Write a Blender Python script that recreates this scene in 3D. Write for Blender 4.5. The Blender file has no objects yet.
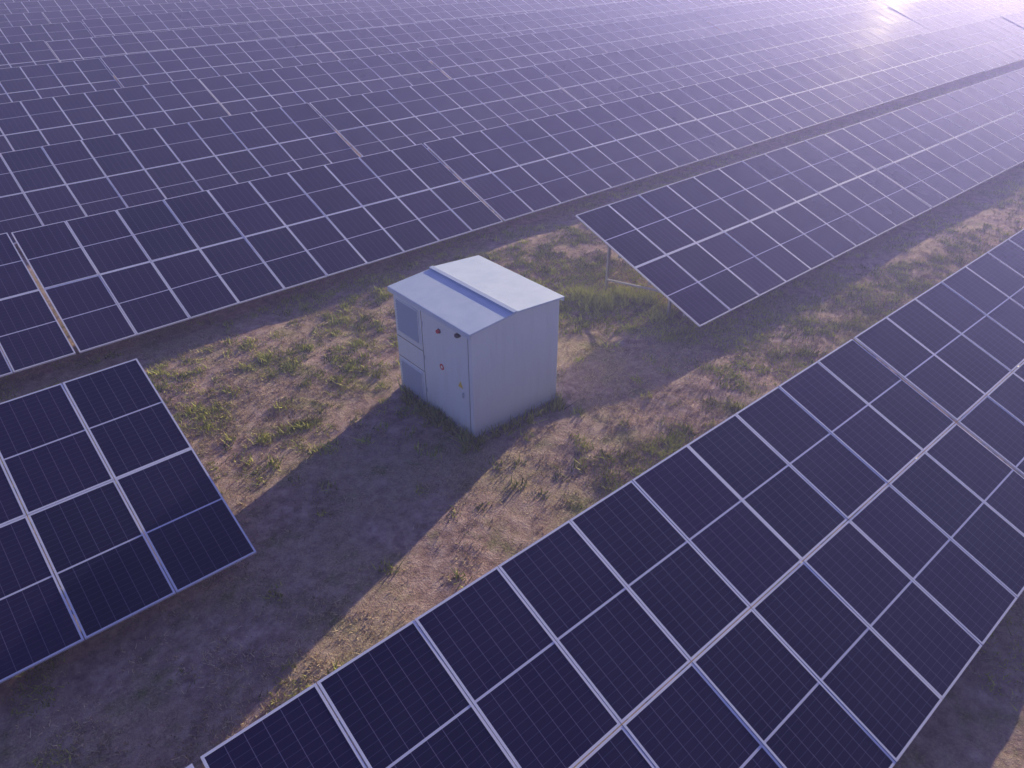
import bpy, math, random
import numpy as np
from mathutils import Vector, Matrix
random.seed(4); rng=np.random.default_rng(7)
S=bpy.context.scene
S.view_settings.view_transform='Standard'; S.view_settings.look='None'; S.view_settings.exposure=0
rad=math.radians
SUN_AZ=18.5; SUN_EL=12.3
# ---------------------------------------------------------------- helpers
def link(o,parent=None):
    S.collection.objects.link(o)
    if parent: o.parent=parent
    return o
def newmat(name):
    m=bpy.data.materials.new(name); m.use_nodes=True
    nt=m.node_tree; b=nt.nodes['Principled BSDF']; return m,nt,b
class NT:
    def __init__(s,nt): s.nt=nt
    def n(s,t,**k):
        x=s.nt.nodes.new(t)
        for a,v in k.items(): setattr(x,a,v)
        return x
    def l(s,a,b): s.nt.links.new(a,b)
    def math(s,op,a,b=None,c=None,clamp=False):
        x=s.n('ShaderNodeMath',operation=op); x.use_clamp=clamp
        for i,v in enumerate((a,b,c)):
            if v is None: continue
            if isinstance(v,(int,float)): x.inputs[i].default_value=v
            else: s.l(v,x.inputs[i])
        return x.outputs[0]
    def noise(s,vec,scale,detail=4,rough=.6):
        x=s.n('ShaderNodeTexNoise'); x.inputs['Scale'].default_value=scale
        x.inputs['Detail'].default_value=detail; x.inputs['Roughness'].default_value=rough
        if vec is not None: s.l(vec,x.inputs['Vector'])
        return x.outputs['Fac']
    def ramp(s,fac,stops):
        x=s.n('ShaderNodeValToRGB'); s.l(fac,x.inputs[0]); e=x.color_ramp.elements
        while len(e)<len(stops): e.new(.5)
        for i,(p,c) in enumerate(stops):
            e[i].position=p; e[i].color=(*c,1) if len(c)==3 else c
        return x.outputs[0]
    def mix(s,fac,a,b,blend='MIX'):
        x=s.n('ShaderNodeMix',data_type='RGBA',blend_type=blend)
        for i,v in ((0,fac),(6,a),(7,b)):
            if isinstance(v,(int,float)): x.inputs[i].default_value=v
            elif isinstance(v,tuple): x.inputs[i].default_value=(*v,1)
            else: s.l(v,x.inputs[i])
        return x.outputs[2]
_lat=rng.random((512,512))
def vnoise(x,y,sc,ox=0,oy=0):
    x=np.asarray(x)*sc+ox+1000; y=np.asarray(y)*sc+oy+1000
    xi=np.floor(x).astype(int); yi=np.floor(y).astype(int)
    fx=x-xi; fy=y-yi; fx=fx*fx*(3-2*fx); fy=fy*fy*(3-2*fy)
    g=lambda a,b:_lat[a%512,b%512]
    return (g(xi,yi)*(1-fx)+g(xi+1,yi)*fx)*(1-fy)+(g(xi,yi+1)*(1-fx)+g(xi+1,yi+1)*fx)*fy
def gh(x,y):
    return (vnoise(x,y,.45)-.5)*.08+(vnoise(x,y,1.7,33,7)-.5)*.035+(vnoise(x,y,5.,3,70)-.5)*.02
def mesh_np(name,V,F,mats,mi=None,smooth=False):
    me=bpy.data.meshes.new(name)
    nf,k=F.shape
    me.vertices.add(len(V)); me.vertices.foreach_set('co',V.astype(np.float32).ravel())
    me.loops.add(nf*k); me.loops.foreach_set('vertex_index',F.astype(np.int32).ravel())
    me.polygons.add(nf); me.polygons.foreach_set('loop_start',(np.arange(nf)*k).astype(np.int32))
    me.polygons.foreach_set('loop_total',np.full(nf,k,dtype=np.int32))
    if smooth: me.polygons.foreach_set('use_smooth',np.ones(nf,dtype=bool))
    for m in mats: me.materials.append(m)
    me.update(calc_edges=True); me.validate()
    return me
# ---------------------------------------------------------------- materials
m_ground,nt,b=newmat('ground_soil'); N=NT(nt)
geo=N.n('ShaderNodeNewGeometry'); P=geo.outputs['Position']
n1=N.noise(P,.55,4,.6); n2=N.noise(P,4.5,5,.7); n3=N.noise(P,28,4,.75)
soil=N.ramp(n2,[(.28,(.18,.115,.11)),(.5,(.42,.29,.27)),(.72,(.66,.51,.48))])
straw=N.ramp(n3,[(.3,(.15,.11,.07)),(.55,(.48,.39,.25)),(.75,(.72,.62,.44))])
green=N.ramp(n3,[(.3,(.05,.07,.02)),(.6,(.20,.23,.08)),(.8,(.40,.42,.15))])
f1=N.math('MULTIPLY',N.math('SUBTRACT',N.math('ADD',n1,N.math('MULTIPLY',n3,.6)),.72),3.2,clamp=True)
c=N.mix(f1,soil,straw)
f2=N.math('MULTIPLY',N.math('SUBTRACT',N.noise(P,1.1,5,.75),.535),5,clamp=True)
c=N.mix(f2,c,green)
N.l(c,b.inputs['Base Color']); b.inputs['Roughness'].default_value=1; b.inputs['Specular IOR Level'].default_value=.1
bp=N.n('ShaderNodeBump'); bp.inputs['Strength'].default_value=.9; bp.inputs['Distance'].default_value=.06
N.l(N.math('ADD',N.math('MULTIPLY',n3,.6),n2),bp.inputs['Height']); N.l(bp.outputs[0],b.inputs['Normal'])
def grass_mat(name,c0,c1):
    m,nt,b=newmat(name); N=NT(nt)
    a=N.n('ShaderNodeAttribute',attribute_name='tint')
    col=N.ramp(a.outputs['Fac'],[(0,c0),(1,c1)])
    df=N.n('ShaderNodeBsdfDiffuse'); N.l(col,df.inputs[0])
    nt.nodes.remove(b)
    N.l(df.outputs[0],nt.nodes['Material Output'].inputs[0]); return m
m_dry=grass_mat('dry_grass',(.22,.16,.09),(.84,.70,.48))
m_green=grass_mat('green_grass',(.08,.11,.03),(.64,.66,.20))
m_glass,nt,b=newmat('pv_glass'); N=NT(nt)
uv=N.n('ShaderNodeUVMap',uv_map='UVMap'); sp=N.n('ShaderNodeSeparateXYZ'); N.l(uv.outputs[0],sp.inputs[0])
U,V=sp.outputs[0],sp.outputs[1]
def lines(x,n,w):
    t=N.math('FRACT',N.math('ADD',N.math('MULTIPLY',x,n),.5))
    d=N.math('ABSOLUTE',N.math('SUBTRACT',t,.5))
    return N.math('LESS_THAN',d,w*n)
cols=lines(U,6,.0030); rows=lines(V,24,.0012)
midl=N.math('LESS_THAN',N.math('ABSOLUTE',N.math('SUBTRACT',V,.5)),.0065)
oi=N.n('ShaderNodeObjectInfo'); at=N.n('ShaderNodeAttribute',attribute_name='pid')
rnd=N.math('FRACT',N.math('ADD',oi.outputs['Random'],at.outputs['Fac']))
base=N.mix(rnd,(.009,.010,.044),(.022,.015,.064))
c=N.mix(N.math('MULTIPLY',rows,.35),base,(.16,.15,.32))
c=N.mix(N.math('MULTIPLY',cols,.5),c,(.26,.24,.44))
c=N.mix(midl,c,(.68,.68,.86))
geo=N.n('ShaderNodeNewGeometry')
d1=N.noise(geo.outputs['Position'],.9,4,.55)
dust=N.math('MULTIPLY',N.math('SUBTRACT',d1,.4),.12,clamp=True)
c=N.mix(dust,c,(.26,.25,.38))
N.l(c,b.inputs['Base Color'])
N.l(N.math('ADD',.04,N.math('MULTIPLY',d1,.05)),b.inputs['Roughness'])
b.inputs['IOR'].default_value=1.42; b.inputs['Specular IOR Level'].default_value=.25
bp=N.n('ShaderNodeBump'); bp.inputs['Strength'].default_value=.08; bp.inputs['Distance'].default_value=.01
N.l(d1,bp.inputs['Height']); N.l(bp.outputs[0],b.inputs['Normal'])
m_frame,nt,b=newmat('aluminium_frame'); b.inputs['Base Color'].default_value=(.80,.80,.94,1); b.inputs['Roughness'].default_value=.7; b.inputs['Specular IOR Level'].default_value=.15
m_back,nt,b=newmat('pv_backsheet'); b.inputs['Base Color'].default_value=(.30,.30,.36,1); b.inputs['Roughness'].default_value=.6
m_steel,nt,b=newmat('galvanised_steel'); b.inputs['Metallic'].default_value=.2; b.inputs['Roughness'].default_value=.5
b.inputs['Base Color'].default_value=(.38,.38,.45,1)
# ---------------------------------------------------------------- world, sun, camera
w=bpy.data.worlds.new('World'); S.world=w; w.use_nodes=True; nt=w.node_tree; N=NT(nt)
sky=N.n('ShaderNodeTexSky',sky_type='NISHITA'); sky.sun_disc=False
sky.sun_elevation=rad(SUN_EL); sky.sun_rotation=rad(90-SUN_AZ); sky.dust_density=1.0; sky.air_density=1.0
bg=nt.nodes['Background']; bg.inputs[1].default_value=.11
N.l(N.mix(1.0,sky.outputs[0],(.72,.70,1.42),'MULTIPLY'),bg.inputs[0])
sd=bpy.data.lights.new('sun','SUN'); sd.energy=7; sd.angle=rad(.5); sd.color=(1,.85,.73)
so=link(bpy.data.objects.new('sun',sd))
sdir=Vector((math.cos(rad(SUN_EL))*math.cos(rad(SUN_AZ)),math.cos(rad(SUN_EL))*math.sin(rad(SUN_AZ)),math.sin(rad(SUN_EL))))
so.rotation_euler=sdir.to_track_quat('Z','Y').to_euler(); so.location=(30,10,30)
cd=bpy.data.cameras.new('camera'); cd.sensor_width=36; cd.lens=740/1024*36; cd.clip_end=5000; cd.clip_start=.1
cam=link(bpy.data.objects.new('camera',cd)); cam.location=(0,0,8.05)
h=rad(49.1); p=rad(33.0)
fwd=Vector((math.cos(h)*math.cos(p),math.sin(h)*math.cos(p),-math.sin(p)))
cam.rotation_euler=fwd.to_track_quat('-Z','Y').to_euler(); S.camera=cam
# ---------------------------------------------------------------- ground
def axis(lo,hi,st,far):
    a=np.arange(lo,hi,st); o=[];d=st
    v=hi
    while v<far: v+=d; o.append(v); d*=1.35
    q=[];v=lo;d=st
    while v>-far: v-=d; q.append(v); d*=1.35
    return np.array(q[::-1]+list(a)+o)
xs=axis(-6,42,.11,2500); ys=axis(-4,18,.11,2500)
X,Y=np.meshgrid(xs,ys); Z=gh(X,Y)
V_=np.stack([X.ravel(),Y.ravel(),Z.ravel()],1)
i=np.arange(len(ys)-1)[:,None]*len(xs)+np.arange(len(xs)-1)[None,:]
i=i.ravel(); F_=np.stack([i,i+1,i+1+len(xs),i+len(xs)],1)
link(bpy.data.objects.new('ground',mesh_np('ground',V_,F_,[m_ground],smooth=True)))
# ---------------------------------------------------------------- solar tables
PW=1.122; NP=10; TL=PW*NP; TILT=rad(20); SL=4.10; PLEN=2.044
def build_table(seed):
    r=random.Random(seed)
    Vs=[];Fs=[];mi=[];uvs=[];pid=[]
    ct,st=math.cos(TILT),math.sin(TILT)
    def T(x,s,n): return (x, s*ct-n*st, s*st+n*ct)
    def quad(pts,m,uv=None,pv=0):
        k=len(Vs); Vs.extend(pts); Fs.append((k,k+1,k+2,k+3)); mi.append(m)
        uvs.extend(uv if uv else [(0,0)]*4); pid.append(pv)
    def beam(p0,p1,w,hh,m=3,up=Vector((0,0,1))):
        p0=Vector(p0);p1=Vector(p1); d=(p1-p0).normalized()
        a=d.cross(up)
        if a.length<.05: a=d.cross(Vector((0,1,0)))
        a.normalize(); c=a.cross(d).normalized(); a*=w/2; c*=hh/2
        A=[p0-a-c,p0+a-c,p0+a+c,p0-a+c]; B=[v+(p1-p0) for v in A]
        for q in ((A[3],A[2],A[1],A[0]),B):
            quad([tuple(v) for v in q],m)
        for j in range(4):
            q=(A[j],A[(j+1)%4],B[(j+1)%4],B[j]); quad([tuple(v) for v in q],m)
    fw=.026
    for i in range(NP):
        for j in range(2):
            x0=i*PW+.006; x1=x0+PW-.012; s0=j*(PLEN+.012); s1=s0+PLEN
            ax=r.gauss(0,.0018); as_=r.gauss(0,.0018); dn=r.gauss(0,.001); xc=(x0+x1)/2; sc=(s0+s1)/2
            def n(x,s,o=0): return o+dn+ax*(x-xc)+as_*(s-sc)
            def Q(a,b2,c2,d2,m,uv=None,pv=0): quad([T(x,s,n(x,s,o)) for x,s,o in (a,b2,c2,d2)],m,uv,pv)
            xi0,xi1,si0,si1=x0+fw,x1-fw,s0+fw,s1-fw
            Q((x0,s0,0),(x1,s0,0),(xi1,si0,0),(xi0,si0,0),1)
            Q((x1,s0,0),(x1,s1,0),(xi1,si1,0),(xi1,si0,0),1)
            Q((x1,s1,0),(x0,s1,0),(xi0,si1,0),(xi1,si1,0),1)
            Q((x0,s1,0),(x0,s0,0),(xi0,si0,0),(xi0,si1,0),1)
            D=-.035
            Q((x0,s0,D),(x1,s0,D),(x1,s0,0),(x0,s0,0),1)
            Q((x1,s0,D),(x1,s1,D),(x1,s1,0),(x1,s0,0),1)
            Q((x1,s1,D),(x0,s1,D),(x0,s1,0),(x1,s1,0),1)
            Q((x0,s1,D),(x0,s0,D),(x0,s0,0),(x0,s1,0),1)
            Q((x0,s1,D),(x1,s1,D),(x1,s0,D),(x0,s0,D),2)
            e=.004
            Q((xi0-e,si0-e,-.003),(xi1+e,si0-e,-.003),(xi1+e,si1+e,-.003),(xi0-e,si1+e,-.003),0,[(0,0),(1,0),(1,1),(0,1)],r.random())
    for s in (.45,1.55,2.55,3.65):
        beam(T(.0,s,-.066),T(TL,s,-.066),.05,.055)
    for x in (.42,3.85,7.35,TL-.42):
        beam(T(x,.2,-.135),T(x,SL-.15,-.135),.05,.08)
        pf=T(x,1.19,-.18); pr=T(x,3.25,-.18)
        beam((x+.035,pf[1],-1.0),(x+.035,pf[1],pf[2]+.04),.07,.05,up=Vector((0,1,0)))
        beam((x+.035,pr[1],-1.0),(x+.035,pr[1],pr[2]+.04),.07,.05,up=Vector((0,1,0)))
        beam((x-.02,pr[1],-.12),(x-.02,pf[1]-.02,pf[2]-.02),.04,.04)
    me=bpy.data.meshes.new('solar_table_%d'%seed)
    me.from_pydata(Vs,[],Fs)
    for m in (m_glass,m_frame,m_back,m_steel): me.materials.append(m)
    me.polygons.foreach_set('material_index',mi)
    u=me.uv_layers.new(name='UVMap'); u.data.foreach_set('uv',np.array(uvs,dtype=np.float32).ravel())
    a=me.attributes.new('pid','FLOAT','FACE'); a.data.foreach_set('value',np.array(pid,dtype=np.float32))
    me.update(); return me
variants=[build_table(k) for k in range(5)]
ntab=0
def relief(x,y):
    f=min(1,max(0,(math.hypot(x-8,y-8)-14)/40))
    return float(((vnoise(x,y,.018,8,3)-.5)*.5+(vnoise(x,y,.04,58,31)-.5)*.12)*f)
def table(x,y,z=.45,jit=1.0):
    global ntab
    o=bpy.data.objects.new('solar_panel_table',variants[ntab%5 if jit==0 else random.randrange(5)]); ntab+=1
    za=relief(x,y); zb=relief(x+TL,y)
    o.location=(x,y,z+za+random.gauss(0,.03)*jit)
    o.rotation_euler=(random.gauss(0,rad(.28))*jit,-math.atan2(zb-za,TL)+random.gauss(0,rad(.04))*jit,random.gauss(0,rad(.03))*jit)
    link(o)
STEP=TL+.06
for k in range(-2,7): table(.32+k*STEP,.65,.45,0 if k==0 else .3)
x=2.15-TL
for k in range(4): table(x-k*STEP,7.93,.45,0 if k==0 else .4)
for k in range(9): table(12.2+k*STEP,7.93,.45,0 if k==0 else .5)
for k in range(-3,10): table(1.83+k*STEP,15.45,.45,.0 if k in(0,) else .5)
y=15.45
for r_ in range(1,14):
    y+=7.42+random.gauss(0,.05)
    off=random.uniform(0,STEP)
    for k in range(-4,13): table(off+k*STEP,y,.45,1.15)
for r_ in range(1,2):
    for k in range(-3,9): table(3+k*STEP+r_*2.1,.65-7.4*r_,.45,.8)
# ---------------------------------------------------------------- kiosk
m_paint,nt,b=newmat('kiosk_paint'); N=NT(nt)
g=N.n('ShaderNodeNewGeometry'); sz=N.n('ShaderNodeSeparateXYZ'); N.l(g.outputs['Position'],sz.inputs[0])
mp=N.n('ShaderNodeMapping'); N.l(g.outputs['Position'],mp.inputs[0]); mp.inputs['Scale'].default_value=(5,5,.5)
streak=N.noise(mp.outputs[0],2.2,5,.6); blot=N.noise(g.outputs['Position'],3,5,.6)
low=N.math('SUBTRACT',1,N.math('MULTIPLY',sz.outputs[2],2.2),clamp=True)
dirt=N.math('MULTIPLY',N.math('ADD',N.math('MULTIPLY',low,low),N.math('MULTIPLY',N.math('SUBTRACT',streak,.48),.8,clamp=True)),blot,clamp=True)
N.l(N.mix(dirt,(.76,.84,.94),(.34,.30,.27)),b.inputs['Base Color']); b.inputs['Roughness'].default_value=.5
def flat(name,col,rough=.5,metal=0):
    m,nt,b=newmat(name); b.inputs['Base Color'].default_value=(*col,1); b.inputs['Roughness'].default_value=rough; b.inputs['Metallic'].default_value=metal; return m
m_grey=flat('louvre_grey',(.42,.49,.60)); m_dark=flat('dark_gap',(.05,.05,.06)); m_red=flat('sign_red',(.6,.05,.05)); m_yel=flat('sign_yellow',(.75,.6,.08)); m_white=flat('sign_white',(.8,.8,.8)); m_conc=flat('plinth_concrete',(.3,.29,.28),.9)
m_roof,nt,b=newmat('roof_paint'); N=NT(nt); g=N.n('ShaderNodeNewGeometry')
N.l(N.ramp(N.noise(g.outputs['Position'],2.2,6,.65),[(.35,(.58,.69,.84)),(.6,(.66,.76,.90))]),b.inputs['Base Color']); b.inputs['Roughness'].default_value=.6; b.inputs['Specular IOR Level'].default_value=.3
K=bpy.data.objects.new('electrical_kiosk',None); link(K); K.location=(7.41,9.53,0)
x0,x1,y0,y1=-1.01,1.0,-1.12,1.20; EH=2.17; RH=2.25
def part(name,verts,faces,mat,bev=0):
    me=bpy.data.meshes.new(name); me.from_pydata(verts,[],faces); me.materials.append(mat); me.update()
    o=link(bpy.data.objects.new(name,me),K)
    if bev:
        m=o.modifiers.new('b','BEVEL'); m.width=bev; m.segments=2; m.limit_method='ANGLE'
    return o
def bx(name,a,b_,mat,bev=0):
    (ax,ay,az),(bx_,by,bz)=a,b_
    v=[(ax,ay,az),(bx_,ay,az),(bx_,by,az),(ax,by,az),(ax,ay,bz),(bx_,ay,bz),(bx_,by,bz),(ax,by,bz)]
    f=[(3,2,1,0),(4,5,6,7),(0,1,5,4),(1,2,6,5),(2,3,7,6),(3,0,4,7)]
    return part(name,v,f,mat,bev)
xr=-.1
prof=[(x0,-.0),(x1,-.0),(x1,EH),(xr,RH-.03),(x0,EH)]
v=[(a,y0,z) for a,z in prof]+[(a,y1,z) for a,z in prof]
part('body',v,[(0,1,2,3,4),(9,8,7,6,5)]+[(i,i+5,(i+1)%5+5,(i+1)%5) for i in range(5)],m_paint,.012)
bx('plinth',(x0-.03,y0-.03,-.3),(x1+.03,y1+.03,.05),m_conc,.01)
def roof(name,xa,za,xb,zb,t,ov):
    v=[(xa,y0-ov,za),(xb,y0-ov,zb),(xb,y0-ov,zb+t),(xa,y0-ov,za+t),(xa,y1+ov,za),(xb,y1+ov,zb),(xb,y1+ov,zb+t),(xa,y1+ov,za+t)]
    part(name,v,[(0,1,2,3),(7,6,5,4),(0,4,5,1),(1,5,6,2),(2,6,7,3),(3,7,4,0)],m_roof,.006)
roof('roof_sheet_left',x0-.07,EH-.008,xr-.004,RH-.018,.035,.05)
roof('roof_sheet_right',xr+.0,RH+.002,x1+.06,EH-.002,.035,.06)
roof('ridge_cap',xr-.045,RH+.030,xr+.05,RH+.036,.014,.063)
bx('eave_trim_left',(x0-.075,y0-.05,EH-.07),(x0-.055,y1+.05,EH+.02),m_roof,.003)
bx('eave_trim_right',(x1+.045,y0-.05,EH-.06),(x1+.065,y1+.05,EH+.02),m_roof,.003)
fx=x0
def strip(name,ya,yb,za,zb,mat,d=.012,bev=0): return bx(name,(fx-d,ya,za),(fx+.01,yb,zb),mat,bev)
def yl(Yw): return Yw-9.53
def louvre(name,ya,yb,za,zb,n):
    strip(name+'_back',ya,yb,za,zb,m_dark,.004)
    for q,(a1,a2,a3,a4) in enumerate(((ya-.02,ya,za-.02,zb+.02),(yb,yb+.02,za-.02,zb+.02),(ya,yb,zb,zb+.02),(ya,yb,za-.02,za))):
        strip(name+'_frame_%d'%q,a1,a2,a3,a4,m_paint,.018)
    V2=[];F2=[]
    for i in range(n):
        z=za+(i+.5)*(zb-za)/n; dz=(zb-za)/n*.5; k=len(V2)
        V2+= [(fx-.006,ya+.001,z+dz),(fx-.006,yb-.001,z+dz),(fx-.030,yb-.001,z-dz*.5),(fx-.030,ya+.001,z-dz*.5)]
        F2.append((k,k+1,k+2,k+3))
    part(name+'_blades',V2,F2,m_grey)
louvre('upper_louvre',yl(9.95),yl(10.62),1.33,1.98,11)
louvre('lower_louvre',yl(9.95),yl(10.62),.12,.68,9)
strip('door_seam',yl(9.845),yl(9.857),.08,2.06,m_dark,.003)
strip('panel_seam',yl(9.87),yl(10.70),1.195,1.207,m_dark,.003)
strip('panel_seam_low',yl(9.87),yl(10.70),.755,.765,m_dark,.003)
strip('door_edge',yl(8.50),yl(8.508),.08,2.06,m_dark,.003)
strip('door_leaf',yl(8.52),yl(9.83),.10,2.04,m_paint,.008,.003)
def disc(name,Yw,z,r,mat,t=.02):
    n=16; v=[];
    for dx in (-.0095-t,-.006):
        v+=[(fx+dx,yl(Yw)+r*math.cos(a*2*math.pi/n),z+r*math.sin(a*2*math.pi/n)) for a in range(n)]
    part(name,v,[tuple(range(n))[::-1],tuple(range(n,2*n))]+[(i,(i+1)%n,(i+1)%n+n,i+n) for i in range(n)],mat)
disc('beacon_base',9.30,1.86,.045,m_dark,.01); disc('red_beacon',9.30,1.86,.035,m_red,.05)
disc('red_warning_sign',9.28,1.14,.06,m_red,.004); disc('sign_centre',9.28,1.14,.03,m_white,.006)
v=[(fx-.012,yl(8.74)-.07,.97),(fx-.012,yl(8.74)+.07,.97),(fx-.012,yl(8.74),1.10)]
part('yellow_warning_sign',v,[(0,1,2)],m_yel)
bx('eave_lamp',(fx-.09,yl(8.72)-.04,2.0),(fx-.0,yl(8.72)+.04,2.06),m_dark,.01)
bx('door_handle',(fx-.04,yl(8.66)-.012,.80),(fx-.008,yl(8.66)+.012,.90),m_grey,.004)
for q,zz in enumerate((.35,1.05,1.75)):
    bx('hinge_%d'%q,(fx-.02,yl(9.80),zz),(fx-.008,yl(9.825),zz+.09),m_grey,.003)
# ---------------------------------------------------------------- grass
def blades(name,px,py,nb,hmin,hmax,w,spread,lean,mat,tint=None,hs=None):
    n=len(px); T=n*nb
    bx_=np.repeat(px,nb)+rng.normal(0,spread,T); by=np.repeat(py,nb)+rng.normal(0,spread,T)
    hh=rng.uniform(hmin,hmax,T)
    if hs is not None: hh*=np.repeat(hs,nb)
    a=rng.uniform(0,2*np.pi,T); la=rng.uniform(0,2*np.pi,T); ln=np.abs(rng.normal(0,lean,T))*hh
    z=gh(bx_,by)-.01
    wx=np.cos(a)*w*.5*rng.uniform(.6,1.4,T); wy=np.sin(a)*w*.5
    p0=np.stack([bx_-wx,by-wy,z],1); p1=np.stack([bx_+wx,by+wy,z],1)
    p4=np.stack([bx_+np.cos(la)*ln,by+np.sin(la)*ln,z+hh],1)
    V=np.stack([p0,p1,p4],1).reshape(-1,3)
    k=np.arange(T)*3
    F=np.stack([k,k+1,k+2],1)
    me=mesh_np(name,V,F,[mat])
    t=np.clip(rng.normal(.5,.22,T)+(0 if tint is None else np.repeat(tint,nb)),0,1)
    at=me.attributes.new('tint','FLOAT','POINT'); at.data.foreach_set('value',np.repeat(t,3).astype(np.float32))
    return link(bpy.data.objects.new(name,me))
def inkiosk(x,y,m=.02): return (x>6.4-m)&(x<8.42+m)&(y>8.39-m)&(y<10.74+m)
def scatter(n,xa,xb,ya,yb,fn):
    x=rng.uniform(xa,xb,n); y=rng.uniform(ya,yb,n); d=fn(x,y)
    k=(rng.random(n)<d)&~inkiosk(x,y); return x[k],y[k]
def dens(x,y):
    p=vnoise(x,y,.5,11,5)*.3+vnoise(x,y,1.6,60,9)*.35+vnoise(x,y,4.,60,9)*.35
    return np.clip((p-.40)*3.2,0.05,.8)
a1=scatter(100000,-3,22,3.6,16.5,dens); a2=scatter(40000,22,55,3.2,16.5,dens); a3=scatter(8000,8,22,-4,2,dens)
px=np.concatenate([a1[0],a2[0],a3[0]]); py=np.concatenate([a1[1],a2[1],a3[1]])
blades('dry_grass',px,py,6,.015,.065,.016,.035,1.2,m_dry,tint=(vnoise(px,py,.8,5,90)-.5)*.5)
def bare(x,y):
    return np.exp(-((x-3.8)**2/9+(y-8.2)**2/4))*.35+np.exp(-((x-10.3)**2/2+(y-8.6)**2/1.5))*.2
def densg(x,y):
    p=vnoise(x,y,.38,71,15)*.3+vnoise(x,y,1.3,20,49)*.35+vnoise(x,y,3.5,120,49)*.35
    near=np.exp(-((x-13)**2/4+(y-10.2)**2/4))*.35+np.exp(-((y-12.8)**2)/1.6)*.14
    edge=np.exp(-((y-5.8)/1.3)**2)*.14*(x>7)
    return np.clip((p-.50+near+edge-bare(x,y))*4.0,0,.9)
b1=scatter(60000,-2,24,3.8,16.5,densg); b2=scatter(44000,24,55,3.2,16.5,densg); b3=scatter(9000,8,22,-4,2,lambda x,y:densg(x,y)+.35)
px=np.concatenate([b1[0],b2[0],b3[0]]); py=np.concatenate([b1[1],b2[1],b3[1]])
blades('green_grass',px,py,7,.02,.08,.020,.045,1.0,m_green,tint=(vnoise(px,py,.9,45,9)-.5)*.6+.1)
wx_=[];wy_=[]
def clump(cx,cy,r,n):
    wx_.extend(rng.normal(cx,r,n)); wy_.extend(rng.normal(cy,r,n))
clump(12.0,10.65,.22,70); clump(12.6,10.5,.22,40); clump(12.9,10.0,.25,25); clump(12.6,9.2,.15,20); clump(11.9,11.3,.2,20)
for t in np.linspace(0,1,9): clump(6.28,8.5+t*1.9,.07,5)
clump(6.3,9.55,.12,26); clump(6.38,8.3,.12,16); clump(8.3,8.25,.12,8)
for t in np.linspace(0,1,8): clump(6.5+t*1.8,8.27,.05,3)
wx_=np.array(wx_);wy_=np.array(wy_);k=~inkiosk(wx_,wy_,.0);wx_=wx_[k];wy_=wy_[k]
blades('weeds',wx_,wy_,10,.10,.30,.032,.035,.7,m_green,tint=np.where(wx_>11,.3,0.0))
nx,ny=scatter(6000,2,45,4.0,15.9,lambda x,y:np.clip(densg(x,y)*.9+.10,0,1))
blades('weeds',nx,ny,30,.03,.13,.030,.075,.9,m_green,tint=rng.normal(.2,.2,len(nx)),hs=rng.uniform(.6,1.4,len(nx)))
# ---------------------------------------------------------------- haze
m=bpy.data.materials.new('haze'); m.use_nodes=True; nt=m.node_tree; nt.nodes.remove(nt.nodes['Principled BSDF'])
vs=nt.nodes.new('ShaderNodeVolumeScatter'); vs.inputs['Color'].default_value=(.40,.41,1,1); vs.inputs['Density'].default_value=.0078; vs.inputs['Anisotropy'].default_value=.48
nt.links.new(vs.outputs[0],nt.nodes['Material Output'].inputs['Volume'])
me=bpy.data.meshes.new('haze'); a,b_=(-60,-60,-2),(260,200,12)
me.from_pydata([(x,y,z) for z in (a[2],b_[2]) for x,y in ((a[0],a[1]),(b_[0],a[1]),(b_[0],b_[1]),(a[0],b_[1]))],[],[(3,2,1,0),(4,5,6,7),(0,1,5,4),(1,2,6,5),(2,3,7,6),(3,0,4,7)])
me.materials.append(m); link(bpy.data.objects.new('haze',me))
